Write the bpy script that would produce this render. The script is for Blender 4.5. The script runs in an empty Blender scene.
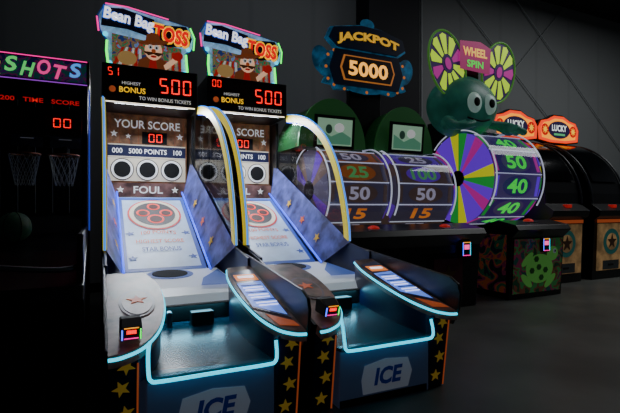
import bpy, math, random
from mathutils import Vector, Matrix
random.seed(4)
S=bpy.context.scene
COL=S.collection

# ---------------------------------------------------------------- materials
def lin(c):
    r=[]
    for v in c:
        v=v/255.0
        r.append(v/12.92 if v<=0.04045 else ((v+0.055)/1.055)**2.4)
    return (r[0],r[1],r[2],1.0)
_M={}
def M(name,c,rough=0.5,metal=0.0,emit=0.0,ec=None,noise=0.0,nscale=8.0):
    if name in _M: return _M[name]
    m=bpy.data.materials.new(name); m.use_nodes=True
    nt=m.node_tree; b=nt.nodes['Principled BSDF']
    b.inputs['Base Color'].default_value=lin(c)
    b.inputs['Roughness'].default_value=rough
    b.inputs['Metallic'].default_value=metal
    if emit>0:
        b.inputs['Emission Color'].default_value=lin(ec or c)
        b.inputs['Emission Strength'].default_value=emit
    if noise>0:
        tc=nt.nodes.new('ShaderNodeTexCoord'); n=nt.nodes.new('ShaderNodeTexNoise')
        n.inputs['Scale'].default_value=nscale; n.inputs['Detail'].default_value=4
        r=nt.nodes.new('ShaderNodeValToRGB')
        a=lin([max(0,v*(1-noise)) for v in c]); d=lin([min(255,v*(1+noise)) for v in c])
        r.color_ramp.elements[0].color=a; r.color_ramp.elements[1].color=d
        r.color_ramp.elements[0].position=.35; r.color_ramp.elements[1].position=.65
        nt.links.new(tc.outputs['Object'],n.inputs['Vector'])
        nt.links.new(n.outputs['Fac'],r.inputs['Fac'])
        nt.links.new(r.outputs['Color'],b.inputs['Base Color'])
        if emit>0: nt.links.new(r.outputs['Color'],b.inputs['Emission Color'])
    _M[name]=m
    return m
def Mmulti(name,cols,scale=6,emit=0.0,rough=.4,dist=1.5):
    if name in _M: return _M[name]
    m=bpy.data.materials.new(name); m.use_nodes=True
    nt=m.node_tree; b=nt.nodes['Principled BSDF']; b.inputs['Roughness'].default_value=rough
    tc=nt.nodes.new('ShaderNodeTexCoord'); n=nt.nodes.new('ShaderNodeTexNoise')
    n.inputs['Scale'].default_value=scale; n.inputs['Distortion'].default_value=dist; n.inputs['Detail'].default_value=1
    r=nt.nodes.new('ShaderNodeValToRGB'); r.color_ramp.interpolation='CONSTANT'
    while len(r.color_ramp.elements)<len(cols): r.color_ramp.elements.new(.5)
    for i,c in enumerate(cols):
        r.color_ramp.elements[i].position=0.0 if i==0 else .3+.4*i/len(cols)
        r.color_ramp.elements[i].color=lin(c)
    nt.links.new(tc.outputs['Object'],n.inputs['Vector']); nt.links.new(n.outputs['Fac'],r.inputs['Fac'])
    nt.links.new(r.outputs['Color'],b.inputs['Base Color'])
    if emit>0:
        nt.links.new(r.outputs['Color'],b.inputs['Emission Color']); b.inputs['Emission Strength'].default_value=emit
    _M[name]=m
    return m
def Macryl(name,ior,tint=(1,1,1)):
    m=bpy.data.materials.new(name); m.use_nodes=True
    nt=m.node_tree; nt.nodes.clear()
    o=nt.nodes.new('ShaderNodeOutputMaterial'); mx=nt.nodes.new('ShaderNodeMixShader')
    t=nt.nodes.new('ShaderNodeBsdfTransparent'); t.inputs[0].default_value=(*tint,1)
    g=nt.nodes.new('ShaderNodeBsdfGlossy'); g.inputs['Roughness'].default_value=.05
    f=nt.nodes.new('ShaderNodeFresnel'); f.inputs['IOR'].default_value=ior
    nt.links.new(f.outputs[0],mx.inputs[0]); nt.links.new(t.outputs[0],mx.inputs[1]); nt.links.new(g.outputs[0],mx.inputs[2])
    nt.links.new(mx.outputs[0],o.inputs[0]); return m
ACR=Macryl('clear_acrylic',1.35)
ACRG=Macryl('dome_acrylic',1.6,(.85,.85,1))  # bluish tint stands in for violet light inside the wheel covers
BLACK=M('black_laminate',(14,15,18),.35)
BLACKM=M('black_matte',(8,8,10),.7)
NAVY=M('navy_laminate',(22,28,66),.4)
STEEL=M('brushed_steel',(120,125,130),.35,1)
CYAN=M('cyan_led',(10,140,180),.4,0,1.9,(0,205,240))
BLUE=M('blue_led',(30,70,255),.4,0,1.8,(10,70,255))
LBLUE=M('light_blue_led',(70,150,255),.4,0,1.3,(20,130,255))
YEL=M('yellow_arch',(226,204,40),.4,0,.45)
YELS=M('yellow_star',(225,180,60),.5,0,.10)
REDL=M('red_led',(255,10,10),.4,0,2.2,(255,0,0))
WHT=M('white_print',(235,235,235),.5,0,.35)
WHTD=M('white_print_dim',(190,195,215),.5,0,.08)
BLKH=M('hole_black',(3,3,4),.9)

# ---------------------------------------------------------------- helpers
class Grp:
    def __init__(s,name,ref,dx=0.0):
        e=bpy.data.objects.new(name,None); e.empty_display_size=.1
        e.location=(ref[0]+dx,ref[1],ref[2]); COL.objects.link(e)
        s.e=e; s.off=Vector((-ref[0],-ref[1],-ref[2]))
    def add(s,name,verts,faces,mat,smooth=False,bevel=0,recalc=True):
        me=bpy.data.meshes.new(name); me.from_pydata([tuple(v) for v in verts],[],faces)
        if recalc:
            import bmesh
            bm=bmesh.new(); bm.from_mesh(me); bmesh.ops.recalc_face_normals(bm,faces=bm.faces); bm.to_mesh(me); bm.free()
        if mat: me.materials.append(mat)
        if smooth:
            for p in me.polygons: p.use_smooth=True
        o=bpy.data.objects.new(name,me); COL.objects.link(o)
        o.parent=s.e; o.location=s.off
        if bevel>0:
            b=o.modifiers.new('bev','BEVEL'); b.width=bevel; b.segments=2; b.limit_method='ANGLE'
        return o
    def box(s,name,a,b,mat,bevel=.008):
        x0,y0,z0=a;x1,y1,z1=b
        v=[(x0,y0,z0),(x1,y0,z0),(x1,y1,z0),(x0,y1,z0),(x0,y0,z1),(x1,y0,z1),(x1,y1,z1),(x0,y1,z1)]
        f=[(0,3,2,1),(4,5,6,7),(0,1,5,4),(1,2,6,5),(2,3,7,6),(3,0,4,7)]
        return s.add(name,v,f,mat,bevel=bevel)
    def prism(s,name,prof,x0,x1,mat,bevel=.006):
        n=len(prof)
        v=[(x0,p[0],p[1]) for p in prof]+[(x1,p[0],p[1]) for p in prof]
        f=[tuple(range(n)),tuple(range(2*n-1,n-1,-1))]+[(i,(i+1)%n,n+(i+1)%n,n+i) for i in range(n)]
        return s.add(name,v,f,mat,bevel=bevel)
    def tube(s,name,pts,r,mat,cyclic=False,flat=None):
        cu=bpy.data.curves.new(name,'CURVE'); cu.dimensions='3D'; cu.bevel_depth=r; cu.bevel_resolution=3; cu.use_fill_caps=True
        sp=cu.splines.new('POLY'); sp.points.add(len(pts)-1)
        for i,p in enumerate(pts): sp.points[i].co=(p[0],p[1],p[2],1)
        sp.use_cyclic_u=cyclic
        o=bpy.data.objects.new(name+'_tmp',cu); COL.objects.link(o)
        bpy.context.view_layer.update()
        me=bpy.data.meshes.new_from_object(o.evaluated_get(bpy.context.evaluated_depsgraph_get()))
        bpy.data.objects.remove(o); me.name=name
        me.materials.clear(); me.materials.append(mat)
        for p in me.polygons: p.use_smooth=True
        q=bpy.data.objects.new(name,me); COL.objects.link(q); q.parent=s.e; q.location=s.off
        return q
    def sphere(s,name,c,r,mat,seg=28,rings=16,zmin=-1):
        rx,ry,rz=r if isinstance(r,tuple) else (r,r,r)
        v=[];f=[]
        for i in range(rings+1):
            t=math.pi*i/rings; zz=max(math.cos(t),zmin)
            for j in range(seg):
                p=2*math.pi*j/seg
                v.append((c[0]+rx*math.sin(t)*math.cos(p),c[1]+ry*math.sin(t)*math.sin(p),c[2]+rz*zz))
        for i in range(rings):
            for j in range(seg):
                f.append((i*seg+j,(i+1)*seg+j,(i+1)*seg+(j+1)%seg,i*seg+(j+1)%seg))
        return s.add(name,v,f,mat,smooth=True)
def cat(pts,n=8):
    P=[Vector(p) for p in pts]; out=[]
    for i in range(len(P)-1):
        p0=P[max(i-1,0)];p1=P[i];p2=P[i+1];p3=P[min(i+2,len(P)-1)]
        for k in range(n):
            t=k/n
            out.append(.5*((2*p1)+(-p0+p2)*t+(2*p0-5*p1+4*p2-p3)*t*t+(-p0+3*p1-3*p2+p3)*t**3))
    out.append(P[-1]); return out
class Pl:
    """flat artwork plane: local 2D coords (a,b) -> world"""
    def __init__(s,g,o,u=(1,0,0),v=(0,0,1)):
        s.g=g;s.o=Vector(o);s.u=Vector(u).normalized();s.v=Vector(v).normalized();s.n=s.u.cross(s.v)
    def w(s,a,b,h=0): return s.o+s.u*a+s.v*b+s.n*h
    def poly(s,name,pts,mat,h=.002,t=.003,bevel=0):
        n=len(pts)
        v=[s.w(a,b,h) for a,b in pts]+[s.w(a,b,h+t) for a,b in pts]
        f=[tuple(range(n-1,-1,-1)),tuple(range(n,2*n))]+[(i,(i+1)%n,n+(i+1)%n,n+i) for i in range(n)]
        return s.g.add(name,v,f,mat,bevel=bevel)
    def rect(s,name,cx,cy,w,h_,mat,h=.002,t=.003,bevel=0):
        return s.poly(name,[(cx-w/2,cy-h_/2),(cx+w/2,cy-h_/2),(cx+w/2,cy+h_/2),(cx-w/2,cy+h_/2)],mat,h,t,bevel)
    def ell(s,name,cx,cy,rx,ry,mat,h=.002,t=.003,n=32,a0=0,rot=0):
        c,si=math.cos(rot),math.sin(rot); P=[]
        for i in range(n):
            x=rx*math.cos(2*math.pi*i/n);y=ry*math.sin(2*math.pi*i/n)
            P.append((cx+x*c-y*si,cy+x*si+y*c))
        return s.poly(name,P,mat,h,t)
    def star(s,name,cx,cy,r,mat,h=.002,t=.003,rot=0,k=.42,n=5):
        P=[]
        for i in range(2*n):
            a=math.pi/2+rot+math.pi*i/n; q=r if i%2==0 else r*k
            P.append((cx+q*math.cos(a),cy+q*math.sin(a)))
        return s.poly(name,P,mat,h,t)
    def text(s,name,body,cx,cy,w,h_,mat,h=.006,rot=0,bold=.015,shear=0,ext=.004,arc=0):
        cu=bpy.data.curves.new(name,'FONT'); cu.body=body; cu.align_x='CENTER'; cu.align_y='CENTER'
        cu.offset=bold; cu.resolution_u=3; cu.shear=shear
        o=bpy.data.objects.new(name+'_tmp',cu); COL.objects.link(o)
        bpy.context.view_layer.update()
        me=bpy.data.meshes.new_from_object(o.evaluated_get(bpy.context.evaluated_depsgraph_get()))
        bpy.data.objects.remove(o)
        xs=[v.co.x for v in me.vertices]; ys=[v.co.y for v in me.vertices]
        mx,my=(max(xs)+min(xs))/2,(max(ys)+min(ys))/2; sw,sh=max(xs)-min(xs),max(ys)-min(ys)
        c,si=math.cos(rot),math.sin(rot)
        for v in me.vertices:
            a=(v.co.x-mx)/sw; x=a*w; y=(v.co.y-my)/sh*h_+arc*(.25-a*a)*4
            v.co=s.w(cx+x*c-y*si,cy+x*si+y*c,h)
        me.materials.clear(); me.materials.append(mat); me.name=name
        q=bpy.data.objects.new(name,me); COL.objects.link(q); q.parent=s.g.e; q.location=s.g.off
        return q
    def seg(s,name,body,cx,cy,w,h_,mat,h=.006):
        SEG={'0':'abcdef','1':'bc','2':'abged','3':'abgcd','4':'fgbc','5':'afgcd','6':'afgedc','7':'abc','8':'abcdefg','9':'abcdfg'}
        n=len(body); dw=w/n; V=[];F=[]
        for i,ch in enumerate(body):
            x0=cx-w/2+i*dw+dw*.12; x1=x0+dw*.72; y0=cy-h_/2;y1=cy+h_/2;ym=cy; t=min(dw*.14,h_*.09)
            R={'a':(x0+t,y1-t,x1-t,y1),'d':(x0+t,y0,x1-t,y0+t),'g':(x0+t,ym-t/2,x1-t,ym+t/2),
               'f':(x0,ym+t*.5,x0+t,y1-t*.3),'e':(x0,y0+t*.3,x0+t,ym-t*.5),'b':(x1-t,ym+t*.5,x1,y1-t*.3),'c':(x1-t,y0+t*.3,x1,ym-t*.5)}
            for k in SEG.get(ch,''):
                a,b,c,d=R[k]; q=len(V)
                V+=[s.w(a,b,h),s.w(c,b,h),s.w(c,d,h),s.w(a,d,h)]; F.append((q,q+1,q+2,q+3))
        return s.g.add(name,V,F,mat,recalc=False)

# ================================================================ ROOM
room_w=M('wall_paint',(120,124,128),.85,noise=.06,nscale=1.5)
def wallpanel_mat():
    m=bpy.data.materials.new('metal_siding'); m.use_nodes=True
    nt=m.node_tree;b=nt.nodes['Principled BSDF'];b.inputs['Roughness'].default_value=.6
    tc=nt.nodes.new('ShaderNodeTexCoord');w=nt.nodes.new('ShaderNodeTexWave');w.inputs['Scale'].default_value=.3;w.inputs['Distortion'].default_value=0
    r=nt.nodes.new('ShaderNodeValToRGB');r.color_ramp.elements[0].position=0;r.color_ramp.elements[1].position=.03
    r.color_ramp.elements[0].color=lin((126,129,130));r.color_ramp.elements[1].color=lin((132,135,136))
    nt.links.new(tc.outputs['Object'],w.inputs['Vector']);nt.links.new(w.outputs['Fac'],r.inputs['Fac']);nt.links.new(r.outputs['Color'],b.inputs['Base Color'])
    return m
SID=wallpanel_mat()
def solo(name,a,b,mat):
    x0,y0,z0=a;x1,y1,z1=b
    me=bpy.data.meshes.new(name)
    me.from_pydata([(x0,y0,z0),(x1,y0,z0),(x1,y1,z0),(x0,y1,z0),(x0,y0,z1),(x1,y0,z1),(x1,y1,z1),(x0,y1,z1)],[],[(0,3,2,1),(4,5,6,7),(0,1,5,4),(1,2,6,5),(2,3,7,6),(3,0,4,7)])
    me.materials.append(mat);o=bpy.data.objects.new(name,me);COL.objects.link(o);return o
FLO=M('concrete_floor',(92,94,90),.4,noise=.12,nscale=1.3)
solo('floor',(-4,-3,-.1),(13.2,6.7,0),FLO)
solo('wall_back',(-4,6.5,0),(13.2,6.7,5.5),SID)
solo('wall_right',(13,-3,0),(13.2,6.5,5.5),room_w)
solo('ceiling',(-4,-3,5.5),(13.2,6.7,5.6),M('ceiling_dark',(30,31,33),.9))
solo('trim_column',(3.95,6.1,0),(4.95,6.499,5.499),M('dark_column',(12,13,24),.7))
solo('baseboard_back',(-4,6.47,0),(3.9,6.499,.12),BLACKM)
g=Grp('wall_bracing_cable',(8,6.4,2.5))
BR=M('brace_steel',(160,165,167),.5,.3)
g.tube('brace_1',[(5.7,6.46,5.45),(9.6,6.46,2.3)],.010,BR)
g.tube('brace_2',[(9.2,6.46,5.45),(6.2,6.46,2.4)],.008,BR)
g.tube('brace_3',[(7.6,6.46,5.45),(11.6,6.46,2.2)],.010,BR)
g.tube('conduit',[(5.3,6.46,5.45),(5.3,6.46,0.02)],.02,BR)

# ================================================================ BEAN BAG TOSS
WOOD=M('wood_print',(122,84,56),.5,0,.10,noise=.25,nscale=14)  # slight emission in the print stands for the brightly lit backboard
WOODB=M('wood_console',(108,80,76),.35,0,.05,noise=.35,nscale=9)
CREAM=M('cream_print',(215,205,185),.5,0,.20)  # emission put into the print to make the backboard look lit
BOARD=M('board_print',(170,192,218),.4,0,.30,noise=.06,nscale=5)  # faint glow stands in for lamp light falling on the target board
BLUEP=M('blue_print',(56,88,170),.45,0,.18)
PURP=M('purple_side',(74,80,142),.4,0,.10,noise=.35,nscale=7)
REDP=M('red_print',(200,40,36),.45,0,.35)
ORGP=M('orange_print',(214,98,52),.45,0,.28)
TRAY=M('teal_tray',(26,62,80),.25,0,.04)
FRONTW=M('white_front_blue_lit',(112,128,172),.35,0,.03)  # blue light on the white panel is put into its colour and emission
APR=M('apron_white_glow',(210,218,228),.35,0,.34)  # glow painted in, since the cabinet lamp barely reaches the apron
SIGN=M('sign_panel',(120,165,205),.4,0,.6,noise=.25,nscale=10)
SKIN=M('cartoon_skin',(226,176,140),.5,0,.8)
BRN=M('cartoon_brown',(122,62,34),.5,0,.45)
GRNL=M('green_led',(40,255,90),.4,0,2.5,(20,255,70))
PNKL=M('pink_led',(255,40,160),.4,0,1.6,(255,20,150))
YELT=M('yellow_text',(255,195,30),.5,0,.9)
REDT=M('red_text',(225,10,20),.5,0,1.0)
SCRN=M('instruction_lit',(90,125,225),.4,0,1.1)
SCRW=M('instruction_white',(225,230,255),.4,0,1.6)
ORGS=M('instruction_orange',(235,130,50),.4,0,.9)
INK=M('ink_blue',(30,50,130),.5,0,.1)
NVT=M('title_navy',(24,26,52),.5,0,.1)
CROWD=Mmulti('sign_crowd',[(40,60,120),(150,110,80),(60,130,90),(170,60,50),(110,150,200)],16,.45,dist=.4)

def bean(dx,score):
    g=Grp('bean_bag_toss_machine',(.5,3.6,0),dx)
    g.prism('lane_body',[(2.96,.004),(2.96,.47),(3.7,.56),(4.9,1.16),(5.3,1.18),(5.3,.004)],.06,.94,NAVY)
    ap=[(2.9,.44),(2.91,.49),(2.97,.545),(3.1,.575),(3.4,.595),(3.72,.61),(3.72,.57),(3.0,.47),(2.94,.43)]
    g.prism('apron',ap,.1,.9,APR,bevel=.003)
    P=Pl(g,(.5,3.55,.603),(1,0,0),(0,1,.055))
    P.ell('return_hole_rim',0.0,-.02,.17,.17,BLUEP,h=.002,t=.004)
    P.ell('return_hole',0.0,-.01,.13,.14,BLKH,h=.006,t=.004)
    P.poly('apron_art_l',[(-.38,-.5),(-.14,-.48),(-.2,-.25),(-.38,.05)],M('apron_blue',(80,110,190),.4,0,.2),h=.008,t=.002)
    P.poly('apron_art_r',[(.38,-.5),(.14,-.48),(.2,-.25),(.38,.05)],M('apron_blue',(0,0,0)),h=.008,t=.002)
    g.prism('tray',[(2.13,.325),(2.13,.345),(2.2,.335),(2.9,.40),(2.9,.38),(2.2,.315)],.2,.82,TRAY,bevel=.002)
    g.box('front_cabinet',(.2,2.15,.004),(.82,2.94,.315),FRONTW)
    g.box('hopper_back',(.2,2.88,.4),(.82,2.93,.5),BLACKM)
    g.box('hopper_post',(.38,2.80,.36),(.41,2.86,.48),STEEL)
    g.box('hopper_flap',(.52,2.78,.36),(.66,2.86,.47),BLACK)
    P=Pl(g,(.5,2.15,0))
    P.poly('logo_plate',[(-.15,.06),(.16,.06),(.19,.15),(.16,.23),(.0,.245),(-.14,.22),(-.16,.14)],WHTD,h=.002)
    P.text('logo_text','ICE',.02,.15,.2,.10,INK,h=.008,bold=.04,shear=.2)
    P.rect('kick_panel',.0,.03,.6,.04,BLACKM)
    for sd in (0,1):
        mx=(lambda x:x) if sd else (lambda x:1-x)
        def bx(a,b): return (min(mx(a),mx(b)),max(mx(a),mx(b)))
        x0,x1=bx(.83,.96)
        g.prism('console_leg',[(2.18,.004),(2.12,.46),(2.2,.49),(3.0,.66),(3.0,.004)],x0,x1,NAVY)
        Q=Pl(g,((x0+x1)/2,2.181,0),(1,0,0),(0,-.06,.456))
        for i,zz in enumerate((.08,.20,.32,.42)):
            Q.star('leg_star',(.01 if i%2 else -.01),zz,.04,YELS,rot=.2*i,h=.004)
        Q.rect('leg_trim',.058,.22,.008,.42,ORGP)
        if sd: ip=[(.96,2.06),(.90,2.075),(.83,2.14),(.775,2.3),(.75,2.55),(.755,2.8),(.79,2.97)]
        else: ip=[(.04,2.06),(.10,2.07),(.19,2.13),(.275,2.28),(.325,2.52),(.325,2.78),(.265,2.97)]
        inn=[(p.x,p.y) for p in cat([(a,b,0) for a,b in ip],7)]
        out=[(mx(.96),2.99)]
        def zt(y): return .50+.235*(y-2.1)
        pts=inn+out; n=len(pts)
        v=[(x,y,zt(y)) for x,y in pts]+[(x,y,zt(y)-.055) for x,y in pts]
        f=[tuple(range(n)),tuple(range(2*n-1,n-1,-1))]+[(i,(i+1)%n,n+(i+1)%n,n+i) for i in range(n)]
        g.add('console_top',v,f,WOODB)
        g.tube('console_led',[(x,y,zt(y)-.018) for x,y in inn],.0085,CYAN)
        sk=[(x+(.015 if sd else -.015),y+.02) for x,y in inn[14:]]
        m=len(sk); v=[(x,y,zt(y)-.05) for x,y in sk]+[(x,y,.33) for x,y in sk]
        g.add('console_skirt',v,[(i,i+1,m+i+1,m+i) for i in range(m-1)],NAVY)
        x0,x1=bx(.957,.975)
        fin=[(2.10,.40),(2.045,.50),(2.03,.60),(2.05,.655),(2.12,.69),(2.5,.725),(3.0,.77),(3.25,.79),(3.25,.40)] if sd else \
            [(2.14,.40),(2.10,.50),(2.3,.56),(2.6,.65),(3.0,.75),(3.25,.79),(3.25,.40)]
        g.prism('side_fin',fin,x0,x1,BLACK)
        g.prism('side_wall',[(3.0,.004),(3.0,.76),(3.25,.80),(3.7,.86),(4.6,1.28),(5.3,1.5),(5.3,.004)],*bx(.945,.965),NAVY)
        g.prism('rear_side',[(5.02,1.1),(5.02,2.12),(5.3,2.12),(5.3,1.1)],*bx(.935,.965),BLACK)
        g.add('lane_side_panel',[(mx(.825),3.62,.60),(mx(.825),4.92,1.22),(mx(.943),5.1,1.62),(mx(.943),3.30,.82)],[(0,1,2,3)],PURP)
        g.tube('lane_led',[(mx(.822),3.6,.62),(mx(.822),4.95,1.27)],.008,BLUE)
        a_=Vector((mx(.825),3.62,.60)); b_=Vector((mx(.825),4.92,1.22)); c_=Vector((mx(.943),3.30,.82))
        SP=Pl(g,a_,(b_-a_), ((c_-a_)-(c_-a_).project(b_-a_)))
        sg=1 if SP.n.x*(1 if sd==0 else -1)>0 else -1
        for t_,col in ((.25,YELS),(.62,ORGP),(1.0,YELS)):
            SP.star('panel_star',t_,.14,.05,col,h=sg*.006)
        # arch
        ctr=cat([(4.72,2.12,0),(4.42,2.06,0),(4.10,1.95,0),(3.80,1.76,0),(3.58,1.50,0),(3.45,1.22,0),(3.38,.98,0),(3.36,.82,0)],6)
        V=[];nn=len(ctr); wd=.075
        for i,p in enumerate(ctr):
            a=ctr[max(i-1,0)];b=ctr[min(i+1,nn-1)];t=(b-a).normalized();nr=Vector((-t.y,t.x,0))
            q=p+nr*wd*.5; r=p-nr*wd*.5
            xa,xb=mx(.940),mx(.968)
            V+=[(xa,q.x,q.y),(xb,q.x,q.y),(xb,r.x,r.y),(xa,r.x,r.y)]
        F=[]
        for i in range(nn-1):
            for k in range(4):
                F.append((4*i+k,4*i+(k+1)%4,4*i+4+(k+1)%4,4*i+4+k))
        F+= [(0,1,2,3),(4*nn-1,4*nn-2,4*nn-3,4*nn-4)]
        g.add('arch_band',V,F,YEL)
        for sgn,mt,rr in ((1,BLUE,.006),(-1,LBLUE,.007)):
            led=[]
            for i,p in enumerate(ctr):
                a=ctr[max(i-1,0)];b=ctr[min(i+1,nn-1)];t=(b-a).normalized();nr=Vector((-t.y,t.x,0))
                q=p+nr*.042*sgn; led.append((mx(.955),q.x,q.y))
            g.tube('arch_led',led,rr,mt)
        W=[(mx(.955),p.x,p.y) for p in ctr]+[(mx(.955),3.7,.87),(mx(.955),4.6,1.29),(mx(.955),5.0,1.4),(mx(.955),5.0,2.12)]
        g.add('side_window',W,[tuple(range(len(W)))],ACR)
    g.tube('tray_led',cat([(.215,2.16,.50),(.205,2.12,.46),(.205,2.10,.38),(.215,2.10,.345),(.26,2.10,.335),(.5,2.10,.335),(.76,2.10,.335),(.805,2.10,.345),(.815,2.105,.38),(.82,2.13,.44)],5),.009,CYAN)
    g.prism('reader_body',[(2.12,.53),(2.10,.59),(2.16,.62),(2.22,.62),(2.24,.54)],.09,.18,BLACKM,bevel=.008)
    P=Pl(g,(.135,2.11,.56),(1,0,0),(0,-.02,.06))
    P.rect('reader_screen',0,.012,.04,.018,REDL); P.rect('reader_glow_l',-.038,.0,.006,.05,M('reader_blue',(60,90,255),.4,0,3))
    P.rect('reader_glow_t',0,.032,.06,.004,M('reader_yel',(255,160,30),.4,0,1.2)); P.rect('reader_glow_r',.038,.0,.005,.05,GRNL)
    P.rect('reader_glow_b',0,-.020,.06,.004,PNKL)
    T=Pl(g,(.17,2.55,.50+.235*.45),(1,0,0),(0,1,.235))
    T.ell('console_plate',.02,.0,.09,.17,M('console_plate',(120,104,116),.4,0,.06),h=.002); T.ell('console_plate_ring',.02,.0,.075,.15,WOODB,h=.005); T.star('console_plate_star',.02,.02,.055,ORGP,h=.009)
    C=Pl(g,(.865,2.55,.50+.235*.45),(1,0,0),(0,1,.235))
    C.poly('instruction_plate',[(-.095,-.20),(.07,-.36),(.08,.38),(-.085,.32)],M('instr_dark',(40,46,80),.3,0,.2),h=.002)
    C.poly('instruction_screen',[(-.088,-.18),(.062,-.32),(.070,.16),(-.088,.14)],SCRN,h=.005,t=.001)
    for i in range(9):
        C.rect('instruction_line',-.01+(.0 if i<6 else .012),.10-.036*i,.13-.008*(i%3),.012,SCRW if i%3 else INK,h=.008,t=.001)
    C.rect('instruction_header',-.005,.23,.14,.10,ORGS,h=.006,t=.001); C.rect('instruction_header_text',-.005,.235,.10,.03,SCRW,h=.009,t=.001)
    C.poly('console_art',[(-.05,-.28),(.07,-.39),(.08,-.45),(-.02,-.42)],ORGP,h=.001,t=.002)
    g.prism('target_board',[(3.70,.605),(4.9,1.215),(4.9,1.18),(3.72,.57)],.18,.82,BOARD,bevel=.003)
    L=Pl(g,(.5,3.70,.606),(1,0,0),(0,1.2,.61))
    for sx in (-1,1):
        L.rect('board_border',sx*.30,.67,.035,1.30,BLUEP)
        for i in range(2): L.star('board_star',sx*.24,.2+.4*i,.04,BLUEP,rot=.3*i)
    L.rect('board_border_low',0,.03,.62,.04,BLUEP); L.rect('board_border_top',0,1.30,.62,.05,BLUEP)
    L.ell('target_ring_red',0,.96,.245,.30,REDP,h=.004)
    L.ell('target_backing',0,.96,.228,.28,CREAM,h=.007)
    L.ell('target_inner',0,.96,.19,.23,M('target_inner',(52,46,52),.5,0,.05),h=.010)
    HR=M('hole_red_glow',(220,40,20),.5,0,1.0)
    for a,b,r in ((0,1.10,.050),(-.105,.97,.050),(.105,.97,.050),(0,.85,.066)):
        L.ell('target_hole_rim',a,b,r+.010,(r+.010)*1.1,HR,h=.013); L.ell('target_hole',a,b-.006,r*.86,r*.92,M('hole_dark_red',(60,6,6),.6,0,.12),h=.016)
    L.text('board_text_a','100 POINTS',0,.60,.30,.06,ORGP,h=.006,arc=.02)
    L.text('board_text_b','HIGHEST SCORE',0,.46,.40,.06,ORGP,h=.006)
    L.text('board_text_c','STAR BONUS',0,.33,.32,.07,BLUEP,h=.006)
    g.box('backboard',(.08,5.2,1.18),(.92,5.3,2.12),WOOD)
    B=Pl(g,(.5,5.2,0))
    for i in range(9): B.rect('plank_gap',-.38+.095*i,1.66,.006,.88,BRN,h=.0)
    B.text('score_text','YOUR SCORE',0,2.01,.68,.09,WHT,bold=.015,h=.01)
    B.star('score_star',-.34,1.90,.04,WHT); B.star('score_star',.34,1.90,.04,WHT); B.star('score_star',-.2,1.88,.03,WHT)
    B.rect('score_box',.07,1.87,.26,.13,BLKH,h=.004); B.seg('score_digits','00',.08,1.87,.16,.09,REDL,h=.01)
    B.rect('points_band',0,1.72,.80,.12,NAVY,h=.006)
    B.rect('points_band_edge_t',0,1.785,.80,.012,CREAM,h=.01);B.rect('points_band_edge_b',0,1.655,.80,.012,CREAM,h=.01)
    B.text('points_text','000   5000 POINTS   100',0,1.72,.72,.055,WHT,h=.012)
    B.rect('hole_band',0,1.52,.80,.25,CREAM,h=.006)
    for i in range(3):
        cx=-.26+.255*i
        B.ell('score_hole_outer',cx,1.52,.118,.118,M('hole_edge',(70,60,55),.5),h=.010); B.ell('score_hole_rim',cx,1.52,.108,.108,WHT,h=.014); B.ell('score_hole',cx,1.52,.085,.085,BLKH,h=.018)
    B.rect('foul_bar',0,1.30,.84,.15,WOODB,h=.02,t=.03)
    B.text('foul_text','FOUL',0,1.30,.30,.08,WHT,h=.056)
    B.star('foul_star',-.28,1.3,.04,WHT,h=.052);B.star('foul_star',.28,1.3,.04,WHT,h=.052)
    g.box('header_box',(.04,4.7,2.12),(.94,5.3,2.50),BLACK)
    H=Pl(g,(.49,4.7,0))
    H.rect('header_panel',0,2.31,.86,.34,M('led_panel',(22,8,12),.3),h=.002)
    H.seg('count_digits',score,-.35,2.42,.11,.075,REDL,h=.01)
    H.seg('bonus_digits','500',.23,2.33,.34,.15,REDL,h=.01)
    H.text('bonus_label_a','BONUS',-.18,2.255,.24,.055,YELT,h=.01)
    H.text('bonus_label_b','HIGHEST',-.19,2.32,.17,.03,WHT,h=.01)
    H.text('ticket_label','TO WIN BONUS TICKETS',.13,2.185,.50,.036,WHT,h=.01)
    H.rect('header_led',0,2.13,.84,.010,M('header_white_led',(255,240,220),.4,0,2),h=-.0)
    H.ell('bonus_coin',-.36,2.25,.03,.03,ORGP,h=.01)
    # marquee
    K=Pl(g,(.47,4.86,2.78))
    out=[(-.38,-.27),(.38,-.27),(.36,-.05),(.44,.02),(.45,.14),(.40,.24),(.22,.27),(.0,.30),(-.25,.34),(-.40,.33),(-.46,.22),(-.44,.08),(-.37,-.02)]
    K.poly('marquee_edge',[(a*1.03,b*1.04) for a,b in out],BLUEP,h=-.05,t=.045)
    K.poly('marquee_board',out,SIGN,h=.0,t=.01)
    g.box('marquee_bracket',(.25,4.87,2.49),(.7,4.95,2.62),BLACKM)
    K.poly('crowd_patch',[(-.34,.06),(.33,.0),(.33,-.25),(-.34,-.25)],CROWD,h=.008)
    for i in range(6): K.poly('stripe',[(-.34+.05*i,-.25),(-.305+.05*i,-.25),(-.22+.03*i,-.06),(-.24+.03*i,-.06)],WHT if i%2 else REDP,h=.011,t=.002)
    for i in range(4): K.poly('stripe',[(.20+.035*i,-.25),(.225+.035*i,-.25),(.225+.03*i,-.06),(.20+.03*i,-.06)],REDP if i%2 else CREAM,h=.011,t=.002)
    K.poly('title_band',[(-.44,.12),(-.42,.30),(-.24,.32),(.06,.26),(.05,.07),(-.2,.12)],NVT,h=.012)
    K.text('title_a_outline','Bean Bag',-.18,.21,.50,.17,M('title_blue',(50,110,225),.5,0,.5),h=.018,rot=-.12,bold=.05)
    K.text('title_a','Bean Bag',-.18,.21,.47,.15,M('title_white',(240,240,245),.5,0,1.3),h=.024,rot=-.12,bold=.035)
    K.poly('title_band_b',[(.03,.03),(.02,.21),(.38,.24),(.44,.12),(.41,.03),(.2,-.0)],NVT,h=.014)
    K.text('title_b_outline','TOSS',.225,.12,.39,.20,YELT,h=.02,rot=-.1,bold=.08)
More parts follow.
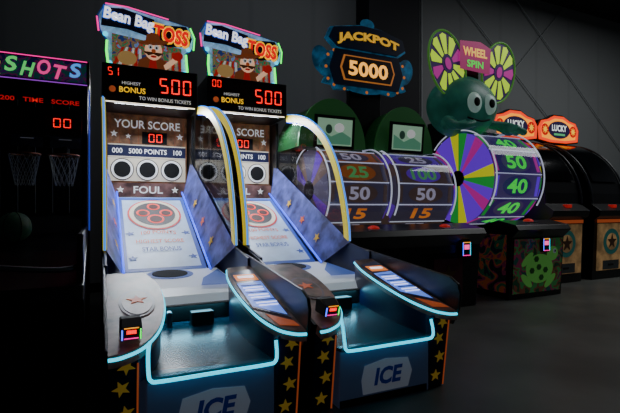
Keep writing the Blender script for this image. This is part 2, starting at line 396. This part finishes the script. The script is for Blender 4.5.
    K.text('title_b','TOSS',.225,.12,.35,.16,REDT,h=.026,rot=-.1,bold=.04)
    K.poly('cartoon_body',[(-.10,-.25),(.20,-.25),(.19,-.17),(.12,-.13),(-.02,-.13),(-.09,-.17)],BRN,h=.016)
    K.poly('cartoon_vest',[(.0,-.25),(.09,-.25),(.07,-.14),(.02,-.14)],REDP,h=.019)
    K.ell('cartoon_head',.05,-.06,.085,.10,SKIN,h=.02)
    K.ell('cartoon_hat_brim',.05,.02,.15,.028,BRN,h=.026,rot=.15); K.poly('cartoon_hat',[(-.03,.01),(.12,.04),(.10,.11),(.03,.12),(-.02,.09)],BRN,h=.026)
    K.poly('cartoon_moustache',[(-.03,-.10),(.05,-.075),(.13,-.10),(.15,-.08),(.10,-.12),(.05,-.10),(.0,-.12),(-.05,-.08)],M('beard',(80,48,30),.6,0,.3),h=.028)
    for sx in(-.03,.03):
        K.ell('cartoon_eye',.05+sx,-.03,.024,.028,WHT,h=.026); K.ell('cartoon_pupil',.05+sx,-.034,.010,.012,BLKH,h=.03)
    K.ell('cartoon_nose',.05,-.068,.022,.02,ORGP,h=.032); K.ell('cartoon_mouth',.05,-.125,.03,.012,REDP,h=.03)
    K.poly('cartoon_arm',[(.15,-.2),(.26,-.10),(.29,-.14),(.17,-.25)],SKIN,h=.02); K.ell('cartoon_bag',.29,-.09,.055,.045,REDP,h=.026,rot=.4)
    K.ell('cartoon_sack',-.2,-.17,.09,.07,M('sack',(190,150,90),.6,0,.4),h=.018)
    g.tube('sign_led_l',[K.w(-.375,-.25,.02),K.w(-.39,-.12,.02),K.w(-.385,-.02,.02)],.012,GRNL)
    g.tube('sign_led_l2',[K.w(-.46,.06,.02),K.w(-.475,.2,.02)],.008,PNKL)
    g.tube('sign_led_r',[K.w(.39,-.24,.02),K.w(.375,-.06,.02)],.012,GRNL)
    g.tube('sign_led_r2',[K.w(.455,.0,.02),K.w(.465,.13,.02),K.w(.42,.23,.02)],.008,GRNL)
    g.tube('sign_led_t',[K.w(-.40,.34,.02),K.w(-.2,.34,.02),K.w(.2,.285,.02)],.006,PNKL)
    for a,b in((-.40,.04),(.40,.0),(-.36,-.24),(.37,-.25)): K.ell('sign_bulb',a,b,.024,.024,CYAN,h=.016)
    for i in range(9): K.ell('marquee_bulb',-.32+.08*i,-.255,.012,.012,YELT,h=.016)
    la=bpy.data.lights.new('cabinet_light','AREA'); la.energy=28; la.size=.7; la.size_y=.12; la.shape='RECTANGLE'; la.color=(.84,.92,1)
    lo=bpy.data.objects.new('cabinet_light',la); COL.objects.link(lo); lo.parent=g.e
    lo.location=Vector((.5,4.76,2.10))+g.off; lo.rotation_euler=(math.radians(-25),0,0)
    lb=bpy.data.lights.new('tray_glow_fill','AREA'); lb.energy=1.2; lb.size=.5; lb.size_y=.05; lb.shape='RECTANGLE'; lb.color=(.2,.72,1)  # unseen lamp added to spread the LED glow over the tray
    lo=bpy.data.objects.new('tray_glow_fill',lb); COL.objects.link(lo); lo.parent=g.e
    lo.location=Vector((.5,2.87,.50))+g.off; lo.rotation_euler=(math.radians(-35),0,0)
    return g
bean(0.0,'51'); bean(1.0,'00')

# ================================================================ BASKETBALL MACHINE
g=Grp('basketball_arcade_machine',(-.55,3.3,0))
g.prism('base',[(2.55,.004),(2.48,.66),(2.55,.72),(3.0,.86),(4.3,1.08),(4.3,.004)],-1.08,-.06,BLACK)
P=Pl(g,(-.57,2.53,0),(1,0,0),(0,-.07,.656))
P.rect('front_panel',0,.36,.9,.5,M('bb_front',(20,22,34),.3),h=.004)
P.text('front_text','HOOPS',0.1,.38,.6,.16,M('bb_text',(40,36,70),.5),h=.01,bold=.03)
g.tube('ball_rail',cat([(-1.05,2.62,.80),(-.6,2.56,.84),(-.12,2.62,.80),(-.09,2.9,.92)],6),.015,STEEL)
for x in(-1.04,-.08): 
    g.box('frame_post',(x-.02,3.55,.9),(x+.02,3.62,2.15),BLACK)
    g.box('side_rail',(x-.015,2.6,.74),(x+.015,3.6,.98),BLACK)
g.box('back_panel',(-1.06,4.22,1.0),(-.06,4.3,2.1),M('bb_back',(14,16,26),.4))
g.box('header',(-1.08,3.55,1.97),(-.05,4.3,2.15),BLACK)
H=Pl(g,(-.565,3.55,2.06))
H.rect('header_art',0,0,.99,.14,Mmulti('bb_header_art',[(20,24,70),(90,20,80),(16,70,70),(60,20,90)],12,.35))
LC=[M('lt_pink',(255,60,150),.4,0,.9),M('lt_green',(90,230,110),.4,0,.8),M('lt_yel',(245,210,70),.4,0,.8),M('lt_blue',(80,160,255),.4,0,.9)]
for i,ch in enumerate('SUPERSHOTS'):
    H.text('header_letter',ch,-.43+.095*i,(.012 if i%2 else -.012),.082,.100,LC[(i*3+i//2)%4],h=.01,bold=.03,rot=(.12 if i%2 else -.1),shear=.2)
H.rect('header_led_top',0,.082,1.0,.006,PNKL); H.rect('header_led_bot',0,-.082,1.0,.006,M('dim_purple',(150,60,200),.4,0,1))
DR=M('dim_red_led',(200,20,20),.4,0,.8)
H.text('status_text','HIGH SCORE 200   TIME   SCORE',.05,-.22,.80,.03,DR,h=.02)
g.box('score_box',(-.98,3.72,1.63),(-.10,3.8,1.83),BLACKM)
H2=Pl(g,(-.25,3.72,1.71)); H2.rect('score_window',-.0,.015,.18,.09,M('dk_red',(40,8,8),.4),h=.002); H2.seg('score_digits','00',0.02,.015,.13,.065,REDL,h=.01)
H2.seg('score_digits_b','00',-.45,.015,.12,.065,DR,h=.01)
NET=M('net_cord',(120,130,140),.6,0,.01)
for cx in(-.78,-.5,-.235):
    ring=[(cx+.105*math.cos(2*math.pi*i/24),4.0+.105*math.sin(2*math.pi*i/24),1.52) for i in range(24)]
    g.tube('hoop',ring,.007,M('hoop_metal',(130,80,60),.4,.5),cyclic=True)
    for i in range(12):
        for sgn in(1,-1):
            a=2*math.pi*i/12; pp=[]
            for k in range(7):
                t=k/6; an=a+sgn*t*1.05; r=.105-.045*t
                pp.append((cx+r*math.cos(an),4.0+r*math.sin(an),1.52-.24*t))
            g.tube('net',pp,.0018,NET)
    P2=Pl(g,(cx,4.14,1.68)); P2.rect('mini_backboard',0,0,.22,.18,M('bb_board',(50,56,70),.4)); P2.rect('mini_backboard_box',0,-.02,.09,.004,WHTD,h=.008)
    P2.rect('mini_backboard_box2',0,.05,.09,.004,WHTD,h=.008)
    g.box('hoop_bracket',(cx-.02,4.1,1.5),(cx+.02,4.23,1.6),BLACK)
for i in range(9): g.tube('wire_cage',[(-1.05+.12*i,4.2,1.05),(-1.05+.12*i,4.2,2.0)],.003,NET)
g.tube('frame_glow',[(-.052,3.545,.95),(-.052,3.545,1.95)],.005,M('frame_blue',(50,70,200),.4,0,.5))
bb=Grp('basketball',(-.45,3.2,1.0))
BM=M('green_ball',(44,84,62),.5,0,.01,noise=.2)
bb.sphere('ball',(-.45,3.2,.995),.092,BM)
for k in range(3):
    a=k*math.pi/3
    bb.tube('ball_seam',[(-.45+.093*math.cos(t)*math.cos(a),3.2+.093*math.cos(t)*math.sin(a),.995+.093*math.sin(t)) for t in [2*math.pi*i/32 for i in range(32)]],.002,BLKH,cyclic=True)

# ================================================================ WHEEL MACHINES
RIM=M('wheel_rim_white',(205,212,230),.35,0,.6)
def drum(g,x0,x1,yc,zc,R,segcols,labels,disccols,nseg=14,first=0.0,txtmat=None,tw=.42):
    for i in range(nseg):
        a0=first+2*math.pi*(i)/nseg; a1=first+2*math.pi*(i+1)/nseg
        p0=(yc-R*math.cos(a0),zc+R*math.sin(a0)); p1=(yc-R*math.cos(a1),zc+R*math.sin(a1))
        o=Vector(((x0+x1)/2,(p0[0]+p1[0])/2,(p0[1]+p1[1])/2))
        P=Pl(g,o,(1,0,0),(0,p1[0]-p0[0],p1[1]-p0[1]))
        L=math.hypot(p1[0]-p0[0],p1[1]-p0[1])
        P.rect('wheel_segment',0,0,x1-x0-.02,L*.985,segcols[i%len(segcols)],h=-.01,t=.01)
        P.rect('wheel_peg_strip',0,L/2,x1-x0-.02,.012,RIM,h=0,t=.006)
        for sx in (-1,1):
            P.rect('wheel_edge_tab',sx*(x1-x0)*.43,0,(x1-x0)*.06,L*.8,disccols[(i*2+1)%len(disccols)],h=.001,t=.003)
        if labels[i%len(labels)] and (i<nseg//2+1 or i>nseg-3):
            P.ell('wheel_badge',0,0,(x1-x0)*.30,L*.42,segcols[(i+1)%len(segcols)],h=.001,t=.003)
            P.text('wheel_number',labels[i%len(labels)],0,0,(x1-x0)*(tw if len(labels[i%len(labels)])<3 else tw*1.3),L*.6,txtmat[i%len(txtmat)],h=.007,bold=.03)
    ns=len(disccols)*4
    for x,n in((x0,-1),(x1,1)):
        for i in range(ns):
            a0=2*math.pi*i/ns;a1=2*math.pi*(i+1)/ns
            rr=R*.985
            V=[(x+n*.001,yc-.1*math.cos(a0),zc+.1*math.sin(a0)),(x+n*.001,yc-rr*math.cos(a0),zc+rr*math.sin(a0)),(x+n*.001,yc-rr*math.cos((a0+a1)/2),zc+rr*math.sin((a0+a1)/2)),(x+n*.001,yc-rr*math.cos(a1),zc+rr*math.sin(a1)),(x+n*.001,yc-.1*math.cos(a1),zc+.1*math.sin(a1))]
            g.add('wheel_side_sector',V,[(0,1,2,3,4)],disccols[i%len(disccols)])
        g.tube('wheel_rim',[(x,yc-(R+.03)*math.cos(t),zc+(R+.03)*math.sin(t)) for t in [-.6+3.0*i/40 for i in range(41)]],.009,RIM)
        g.tube('wheel_hub',[(x-.02,yc,zc),(x+.02,yc,zc)],.11,BLACK)
    V=[];F=[]
    for i in range(25):
        t=-.5+2.6*i/24
        V+=[(x0,yc-(R+.035)*math.cos(t),zc+(R+.035)*math.sin(t)),(x1,yc-(R+.035)*math.cos(t),zc+(R+.035)*math.sin(t))]
        if i: F.append((2*i-2,2*i-1,2*i+1,2*i))
    g.add('wheel_guard',V,F,ACRG,smooth=True)
TAN=M('seg_tan',(128,104,92),.45,0,.12);GRY=M('seg_grey',(104,98,122),.45,0,.14);VIO=M('seg_violet',(98,50,175),.45,0,.4)
SGRN=M('seg_green',(70,110,90),.45,0,.12);SORG=M('seg_orange',(186,106,50),.45,0,.22)
TW=M('num_white',(225,220,235),.5,0,.25);TG=M('num_green',(50,235,70),.5,0,.75);TO=M('num_orange',(230,130,50),.5,0,.5)
TGD=M('num_green_dim',(110,210,120),.5,0,.25)
GRND=M('green_dome',(30,88,46),.4,0,.04)
SCR=M('green_screen',(150,190,160),.4,0,.45)
SCR2=M('green_screen_b',(90,150,120),.4,0,.4)
gt=Grp('twin_prize_wheel_machine',(2.95,4.4,0))
g=gt
for k,(x0,x1) in enumerate(((2.14,2.90),(3.0,3.82))):
    drum(g,x0,x1,4.52,1.30,.46,[GRY,TAN,[SORG,VIO][k],GRY,TAN,GRY],['50','100' if k else '25','25' if k else '50','25','75','15'],[GRY,TAN,VIO,GRY],12,first=-.35,txtmat=[TW,TGD,TW,TO],tw=.34)
    g.prism('tower',[(4.66,1.6),(4.60,1.86),(4.66,2.0),(5.1,2.0),(5.1,.9),(4.9,.9)],x0,x1,BLACK)
    cx=(2.36,3.34)[k]; zb=1.77
    n=24;prof=[(math.cos(math.pi*i/n),math.sin(math.pi*i/n)) for i in range(n+1)]
    for nm,yy0,yy1,s_,mt in(('dome_hood',4.40,5.05,1.0,GRND),('dome_lip',4.37,4.41,1.05,M('green_lip',(60,130,70),.4,0,.07))):
        V=[(cx+.40*s_*a,yy0,zb+.52*s_*b) for a,b in prof]+[(cx+.40*s_*a,yy1,zb+.52*s_*b) for a,b in prof]
        m=n+1
        F=[tuple(range(m)),tuple(range(2*m-1,m-1,-1))]+[(i,(i+1)%m,m+(i+1)%m,m+i) for i in range(m)]
        g.add(nm,V,F,mt)
    D=Pl(g,(cx,4.37,zb),(1,0,0),(0,-.1,1))
    D.rect('screen_frame',0,.17,.50,.36,BLACK,h=.003,t=.02); D.rect('screen',0,.17,.43,.29,SCR,h=.024)
    D.poly('screen_scene',[(-.2,.04),(.2,.04),(.2,.12),(.08,.18),(-.05,.12),(-.2,.2)],SCR2,h=.028); D.ell('screen_sprite',.05,.22,.06,.05,WHT,h=.03); D.ell('screen_sprite_b',-.08,.2,.04,.05,SGRN,h=.03)
g.prism('cabinet',[(3.78,.004),(3.72,.70),(3.62,.82),(3.66,.88),(3.95,.93),(4.2,.86),(4.8,.80),(5.1,.9),(5.1,.004)],2.04,3.88,BLACK)
g.prism('side_body',[(4.62,.8),(4.75,1.9),(5.1,2.0),(5.1,.8)],2.0,2.07,BLACK)
g.prism('side_body',[(4.62,.8),(4.75,1.9),(5.1,2.0),(5.1,.8)],2.91,2.985,BLACK)
g.prism('side_body',[(4.62,.8),(4.75,1.9),(5.1,2.0),(5.1,.8)],3.83,3.88,BLACK)
F_=Pl(g,(2.96,3.755,.0))
DKR=M('dark_red_print',(84,26,44),.5,0,.01)
for cx in(-.45,.45):
    F_.rect('coin_door',cx,.36,.5,.5,BLACKM,h=.03,t=.01,bevel=.0); F_.rect('front_art',cx,.36,.4,.4,DKR,h=.042); F_.star('front_star',cx,.38,.12,M('dk_gold',(110,80,30),.5),h=.046)
for cx in(2.5,3.42):
    g.sphere('spin_button',(cx,3.78,.90),(.06,.06,.03),REDP)
    g.box('spin_button_base',(cx-.09,3.70,.86),(cx+.09,3.86,.895),STEEL)
def reader(g,x,y,z):
    g.box('reader_body',(x-.06,y,z-.09),(x+.06,y+.05,z+.09),BLACKM,bevel=.01)
    P=Pl(g,(x,y,z)); P.rect('reader_screen',0,.02,.07,.05,M('reader_scr',(240,60,140),.4,0,2.0))
    P.rect('rg1',0,.07,.1,.008,M('reader_yel',(0,0,0)));P.rect('rg2',-.052,0,.008,.14,M('reader_blue',(0,0,0)));P.rect('rg3',.052,0,.008,.14,CYAN);P.rect('rg4',0,-.07,.1,.008,PNKL)
reader(g,3.62,3.66,.66)
J=Pl(g,(2.97,4.62,2.86))
TEAL=M('sign_teal',(40,106,146),.4,0,.22,noise=.3,nscale=8)
DBL=M('sign_darkblue',(18,32,64),.4,0,.05)
sc=[]
for i in range(48):
    a=2*math.pi*i/48; r=1+.07*math.cos(a*12)
    x=.60*r*math.copysign(abs(math.cos(a))**.6,math.cos(a)); y=.25*r*math.copysign(abs(math.sin(a))**.6,math.sin(a))
    sc.append((x,y-.10))
J.poly('jackpot_scallop',sc,TEAL,h=-.10,t=.08)
J.poly('jackpot_frame',[(-.45,-.30),(.45,-.30),(.52,-.10),(.45,.12),(-.45,.12),(-.52,-.10)],DBL,h=-.02,t=.03)
ob=[(-.34,-.24),(.34,-.24),(.39,-.09),(.34,.06),(-.34,.06),(-.39,-.09)]
J.poly('jackpot_orange_ring',ob,M('ring_orange',(215,130,60),.4,0,.5),h=.012)
J.poly('jackpot_window',[(a*.94,(b+.09)*.90-.09) for a,b in ob],M('jp_dark',(50,30,24),.4,0,.1),h=.018)
J.text('jackpot_value','5000',0,-.09,.56,.18,M('jp_amber',(255,175,70),.4,0,1.5),h=.026,bold=.03)
tp=[(-.42,.14),(-.54,.24),(-.48,.36),(-.1,.43),(.2,.42),(.50,.34),(.54,.22),(.42,.14)]
J.poly('jackpot_top_plate',tp,DBL,h=-.0,t=.03)
J.poly('jackpot_top_back',[(a*1.06,(b-.28)*1.15+.28) for a,b in tp],TEAL,h=-.05,t=.04)
J.text('jackpot_title','JACKPOT',.0,.225,.88,.13,M('jp_yel',(225,170,45),.4,0,.75),h=.04,bold=.05,arc=.06)
for i in range(16):
    a=2*math.pi*i/16
    J.ell('jackpot_bulb',.56*math.copysign(abs(math.cos(a))**.6,math.cos(a)),.25*math.copysign(abs(math.sin(a))**.6,math.sin(a))-.10,.018,.018,TO,h=-.02)
J.ell('jackpot_crest',.0,.47,.10,.07,TEAL,h=-.01)
for sx in(-1,1): J.ell('jackpot_wing',sx*.60,-.02,.12,.17,TEAL,h=-.06,rot=-sx*.3)
g.box('sign_mast',(2.75,4.68,1.95),(3.2,4.76,2.75),BLACK)

# octopus wheel
g=Grp('octopus_prize_wheel_machine',(4.86,4.4,0))
OG=[M('oc_yellow',(205,205,20),.45,0,.6),M('oc_purple',(100,30,200),.45,0,.75),M('oc_purple',(0,0,0)),M('oc_pink',(205,40,160),.45,0,.45),M('oc_purple',(0,0,0)),M('oc_green',(50,175,70),.45,0,.4)]
drum(g,4.44,5.30,4.64,1.50,.62,[M('oc_seg_a',(112,92,150),.4,0,.20),M('oc_seg_b',(78,52,134),.4,0,.24)],['40','50','40','40'],OG,12,first=-.46,txtmat=[TG,TG,TG,TG])
ART1=Mmulti('reef_art_side',[(20,26,30),(100,36,64),(140,70,40),(30,76,56),(24,30,40)],5,.10)
ART2=Mmulti('reef_art_front',[(22,60,40),(100,60,44),(50,120,66),(120,40,74),(28,70,66)],5,.13)  # both reef prints glow slightly in place of light falling on them
g.prism('cabinet',[(3.80,.004),(3.76,.74),(3.66,.84),(3.70,.90),(3.95,.95),(4.35,.86),(5.3,.86),(5.3,.004)],4.42,5.36,BLACK)
g.prism('tower',[(4.95,.86),(5.0,1.9),(4.75,2.18),(4.8,2.35),(5.3,2.35),(5.3,.86)],4.46,5.30,BLACK)
g.prism('side_art',[(3.84,.08),(3.82,.78),(4.30,.78),(4.5,.60),(5.2,.55),(5.2,.08)],4.405,4.419,ART1)
A=Pl(g,(4.89,3.79,.0),(1,0,0),(0,-.04,.74))
A.rect('front_art',0,.40,.86,.66,ART2)
SH=M('turtle_green',(96,170,76),.5,0,.18);SHD=M('turtle_dark',(44,94,44),.5,0,.06)
A.ell('turtle_shell',.02,.36,.24,.18,SH,h=.008); A.ell('turtle_head',.24,.54,.10,.09,SH,h=.010); A.ell('turtle_eye',.27,.57,.028,.03,WHTD,h=.016); A.ell('turtle_pupil',.275,.57,.012,.014,BLKH,h=.02)
for a,b,r in((-.2,.48,.7),(-.2,.22,-.7),(.22,.2,.7)): A.ell('turtle_flipper',a,b,.12,.045,SH,h=.007,rot=r)
for a,b in((0,.38),(.12,.34),(-.12,.34),(.05,.25),(-.05,.48)): A.ell('turtle_plate',a,b,.045,.04,SHD,h=.014,n=6)
reader(g,4.90,3.66,.66)
g.box('spin_button_base',(4.72,3.78,.90),(4.92,3.92,.935),STEEL); g.sphere('spin_button',(4.82,3.85,.94),(.06,.06,.03),REDP)
OCT=M('octopus_teal',(46,120,104),.4,0,.10,noise=.15,nscale=4)
hx=4.62
g.sphere('octopus_head',(hx,4.76,2.50),(.56,.36,.44),OCT)
for i in range(6):
    s=-1 if i<3 else 1; k=i%3
    g.tube('octopus_tentacle',cat([(hx+s*.30,4.6,2.28),(hx+s*(.48+.04*k),4.55-.05*k,2.24),(hx+s*(.56),4.45-.12*k,2.16-.02*k),(hx+s*(.46-.05*k),4.38-.10*k,2.18-.01*k)],6),.060-.006*k,OCT)
for sx in(-.10,.17):
    g.sphere('octopus_eye',(hx+sx,4.44,2.50),(.125,.07,.14),M('oct_eye',(180,210,200),.3,0,.20)); g.sphere('octopus_pupil',(hx+sx-.01,4.374,2.50),(.05,.02,.06),BLKH)
g.tube('octopus_mouth',cat([(hx-.2,4.45,2.30),(hx-.0,4.42,2.26),(hx+.2,4.46,2.30)],5),.012,BLKH)
K=Pl(g,(4.68,4.60,3.06))
YG=M('oc_yg',(185,225,25),.4,0,.8);PK=M('oc_pinkray',(190,40,150),.4,0,.55);DG=M('oc_dkpurple',(64,34,100),.4,0,.3)
for sx in(-1,1):
    cx=sx*.47; rt=-sx*.30; cs,sn=math.cos(rt),math.sin(rt)
    def rr_(x,y): return (cx+x*cs-y*sn,-.04+x*sn+y*cs)
    K.ell('ear_disc_back',cx,-.04,.30,.44,DG,h=-.02,t=.02,rot=rt)
    for i in range(10):
        a0=2*math.pi*i/10;a1=a0+2*math.pi/10*.68; am=(a0+a1)/2
        P_=[rr_(.10*math.cos(a0),.13*math.sin(a0)),rr_(.26*math.cos(a0),.39*math.sin(a0)),rr_(.28*math.cos(am),.41*math.sin(am)),rr_(.26*math.cos(a1),.39*math.sin(a1)),rr_(.10*math.cos(a1),.13*math.sin(a1))]
        K.poly('ear_ray',P_,YG if i%5 else PK,h=.004)
    K.ell('ear_hub',cx,-.04,.09,.13,DG,h=.01,rot=rt); K.ell('ear_swirl',cx,-.04,.05,.08,PK,h=.016,rot=rt)
    g.tube('ear_rim',[K.w(*rr_(.305*math.cos(t),.445*math.sin(t)),0) for t in [2*math.pi*i/36 for i in range(36)]],.016,M('ear_rim_green',(90,160,60),.4,0,.25),cyclic=True)
K.poly('title_plate',[(-.27,-.08),(.27,-.10),(.30,.26),(.1,.33),(-.27,.30)],M('oc_redplate',(165,44,104),.4,0,.55),h=.02)
K.text('title_text','WHEEL',-.0,.17,.44,.12,M('oc_title',(240,190,80),.4,0,.9),h=.028,bold=.04); K.text('title_text_b','SPIN',-.0,.01,.30,.10,TG,h=.028,bold=.03)
g.box('sign_mast',(4.55,4.64,2.8),(4.81,4.72,3.2),BLACK)

# right hand hooded machines
def hooded(x0,x1):
    g=Grp('hooded_ticket_machine',((x0+x1)/2,4.8,0))
    cx=(x0+x1)/2
    prof=[(4.32,.004),(4.28,.92),(4.20,.98),(4.18,1.06),(4.30,1.14)]+[(5.35-1.02*math.cos(t)*1.0,1.16+1.02*math.sin(t)) for t in [math.pi/2*i/10 for i in range(0,11)]]+[(5.7,2.18),(5.7,.004)]
    g.prism('cabinet',prof,x0,x1,BLACK,bevel=.004)
    pr2=[(5.35-1.04*math.cos(t),1.16+1.04*math.sin(t)) for t in [math.pi/2*i/14 for i in range(0,15)]]
    for x in(x0,x1): g.tube('hood_edge',[(x,a,b) for a,b in pr2],.016,M('hood_edge',(40,43,48),.3))
    V=[];F=[]
    for i,(a,b) in enumerate(pr2[3:12]):
        V+=[(x0+.1,a-.004,b+.004),(x1-.1,a-.004,b+.004)]
        if i: F.append((2*i-2,2*i-1,2*i+1,2*i))
    g.add('hood_window',V,F,M('dark_window',(6,8,12),.12),smooth=True)
    P=Pl(g,(cx,4.30,0),(1,0,0),(0,-.03,.9))
    TANP=M('tan_front',(170,134,90),.5,0,.16,noise=.2,nscale=6)
    w=x1-x0
    P.rect('front_art',0,.50,w*.86,.72,TANP,h=.004); 
    P.ell('front_emblem_outer',0,.58,.2,.2,M('teal_front',(44,110,104),.5,0,.12),h=.008); P.ell('front_emblem_inner',0,.58,.13,.13,TANP,h=.012); P.star('front_emblem',0,.58,.12,M('brown_emb',(90,60,40),.5),h=.016)
    P.rect('ticket_slot_plate',0,.22,.4,.14,STEEL,h=.008); P.rect('ticket_slot',0,.22,.12,.03,BLKH,h=.012); P.rect('front_stripe',0,.90,w*.9,.05,ORGP,h=.008)
    g.box('control_button',(cx-.05,4.22,1.10),(cx+.05,4.30,1.15),REDP)
    K=Pl(g,(cx,5.16,2.44))
    o=[(-.50,-.18),(-.52,.02),(-.44,.14),(-.28,.17),(-.12,.24),(.12,.24),(.28,.17),(.44,.14),(.52,.02),(.50,-.18),(.2,-.22),(-.2,-.22)]
    K.poly('marquee_back',[(a*1.07,b*1.1) for a,b in o],BLACK,h=-.08,t=.07)
    K.poly('marquee_orange',o,M('mq_orange',(240,60,20),.4,0,1.2),h=0,t=.01)
    K.poly('marquee_gold',[(a*.86,b*.8) for a,b in o],M('mq_gold',(250,150,10),.4,0,1.3),h=.01)
    K.ell('marquee_center',0,0,.28,.15,M('mq_dark',(50,36,80),.4,0,.3),h=.016)
    for sx in(-1,1):
        K.ell('marquee_side_disc',sx*.36,-.01,.09,.10,M('mq_red',(200,20,20),.4,0,.7),h=.016); K.star('marquee_flame',sx*.36,-.01,.07,YELT,h=.02,n=8)
    K.text('marquee_title','LUCKY',0,.03,.38,.11,M('mq_white',(225,235,230),.4,0,1.0),h=.022,bold=.03); K.rect('marquee_sub',0,-.08,.28,.035,M('mq_green',(90,190,120),.4,0,.6),h=.022)
    g.box('marquee_mount',(cx-.3,5.2,2.17),(cx+.3,5.28,2.28),BLACK)
hooded(5.75,6.55); hooded(6.80,7.62)

# ================================================================ LIGHTS
def area(name,loc,rot,e,sx,sy,col):
    l=bpy.data.lights.new(name,'AREA'); l.shape='RECTANGLE'; l.size=sx; l.size_y=sy; l.energy=e; l.color=col
    o=bpy.data.objects.new(name,l); COL.objects.link(o); o.location=loc; o.rotation_euler=[math.radians(a) for a in rot]; return o
area('ceiling_light',(8.6,2.8,5.3),(0,0,0),105,4,2,(.96,.99,1))
area('ceiling_light',(2.2,4.6,5.3),(0,0,0),13,4,1,(.9,.93,1))
w=bpy.data.worlds.new('dim_world'); S.world=w; w.use_nodes=True
w.node_tree.nodes['Background'].inputs[0].default_value=(.55,.65,.8,1); w.node_tree.nodes['Background'].inputs[1].default_value=.012

# ================================================================ CAMERA
c=bpy.data.cameras.new('camera'); c.sensor_width=36; c.lens=26.0; c.shift_y=0.0
co=bpy.data.objects.new('camera',c); COL.objects.link(co); co.location=(0,0,1.12)
co.rotation_euler=(math.radians(90),0,math.radians(-25.4))
S.camera=co
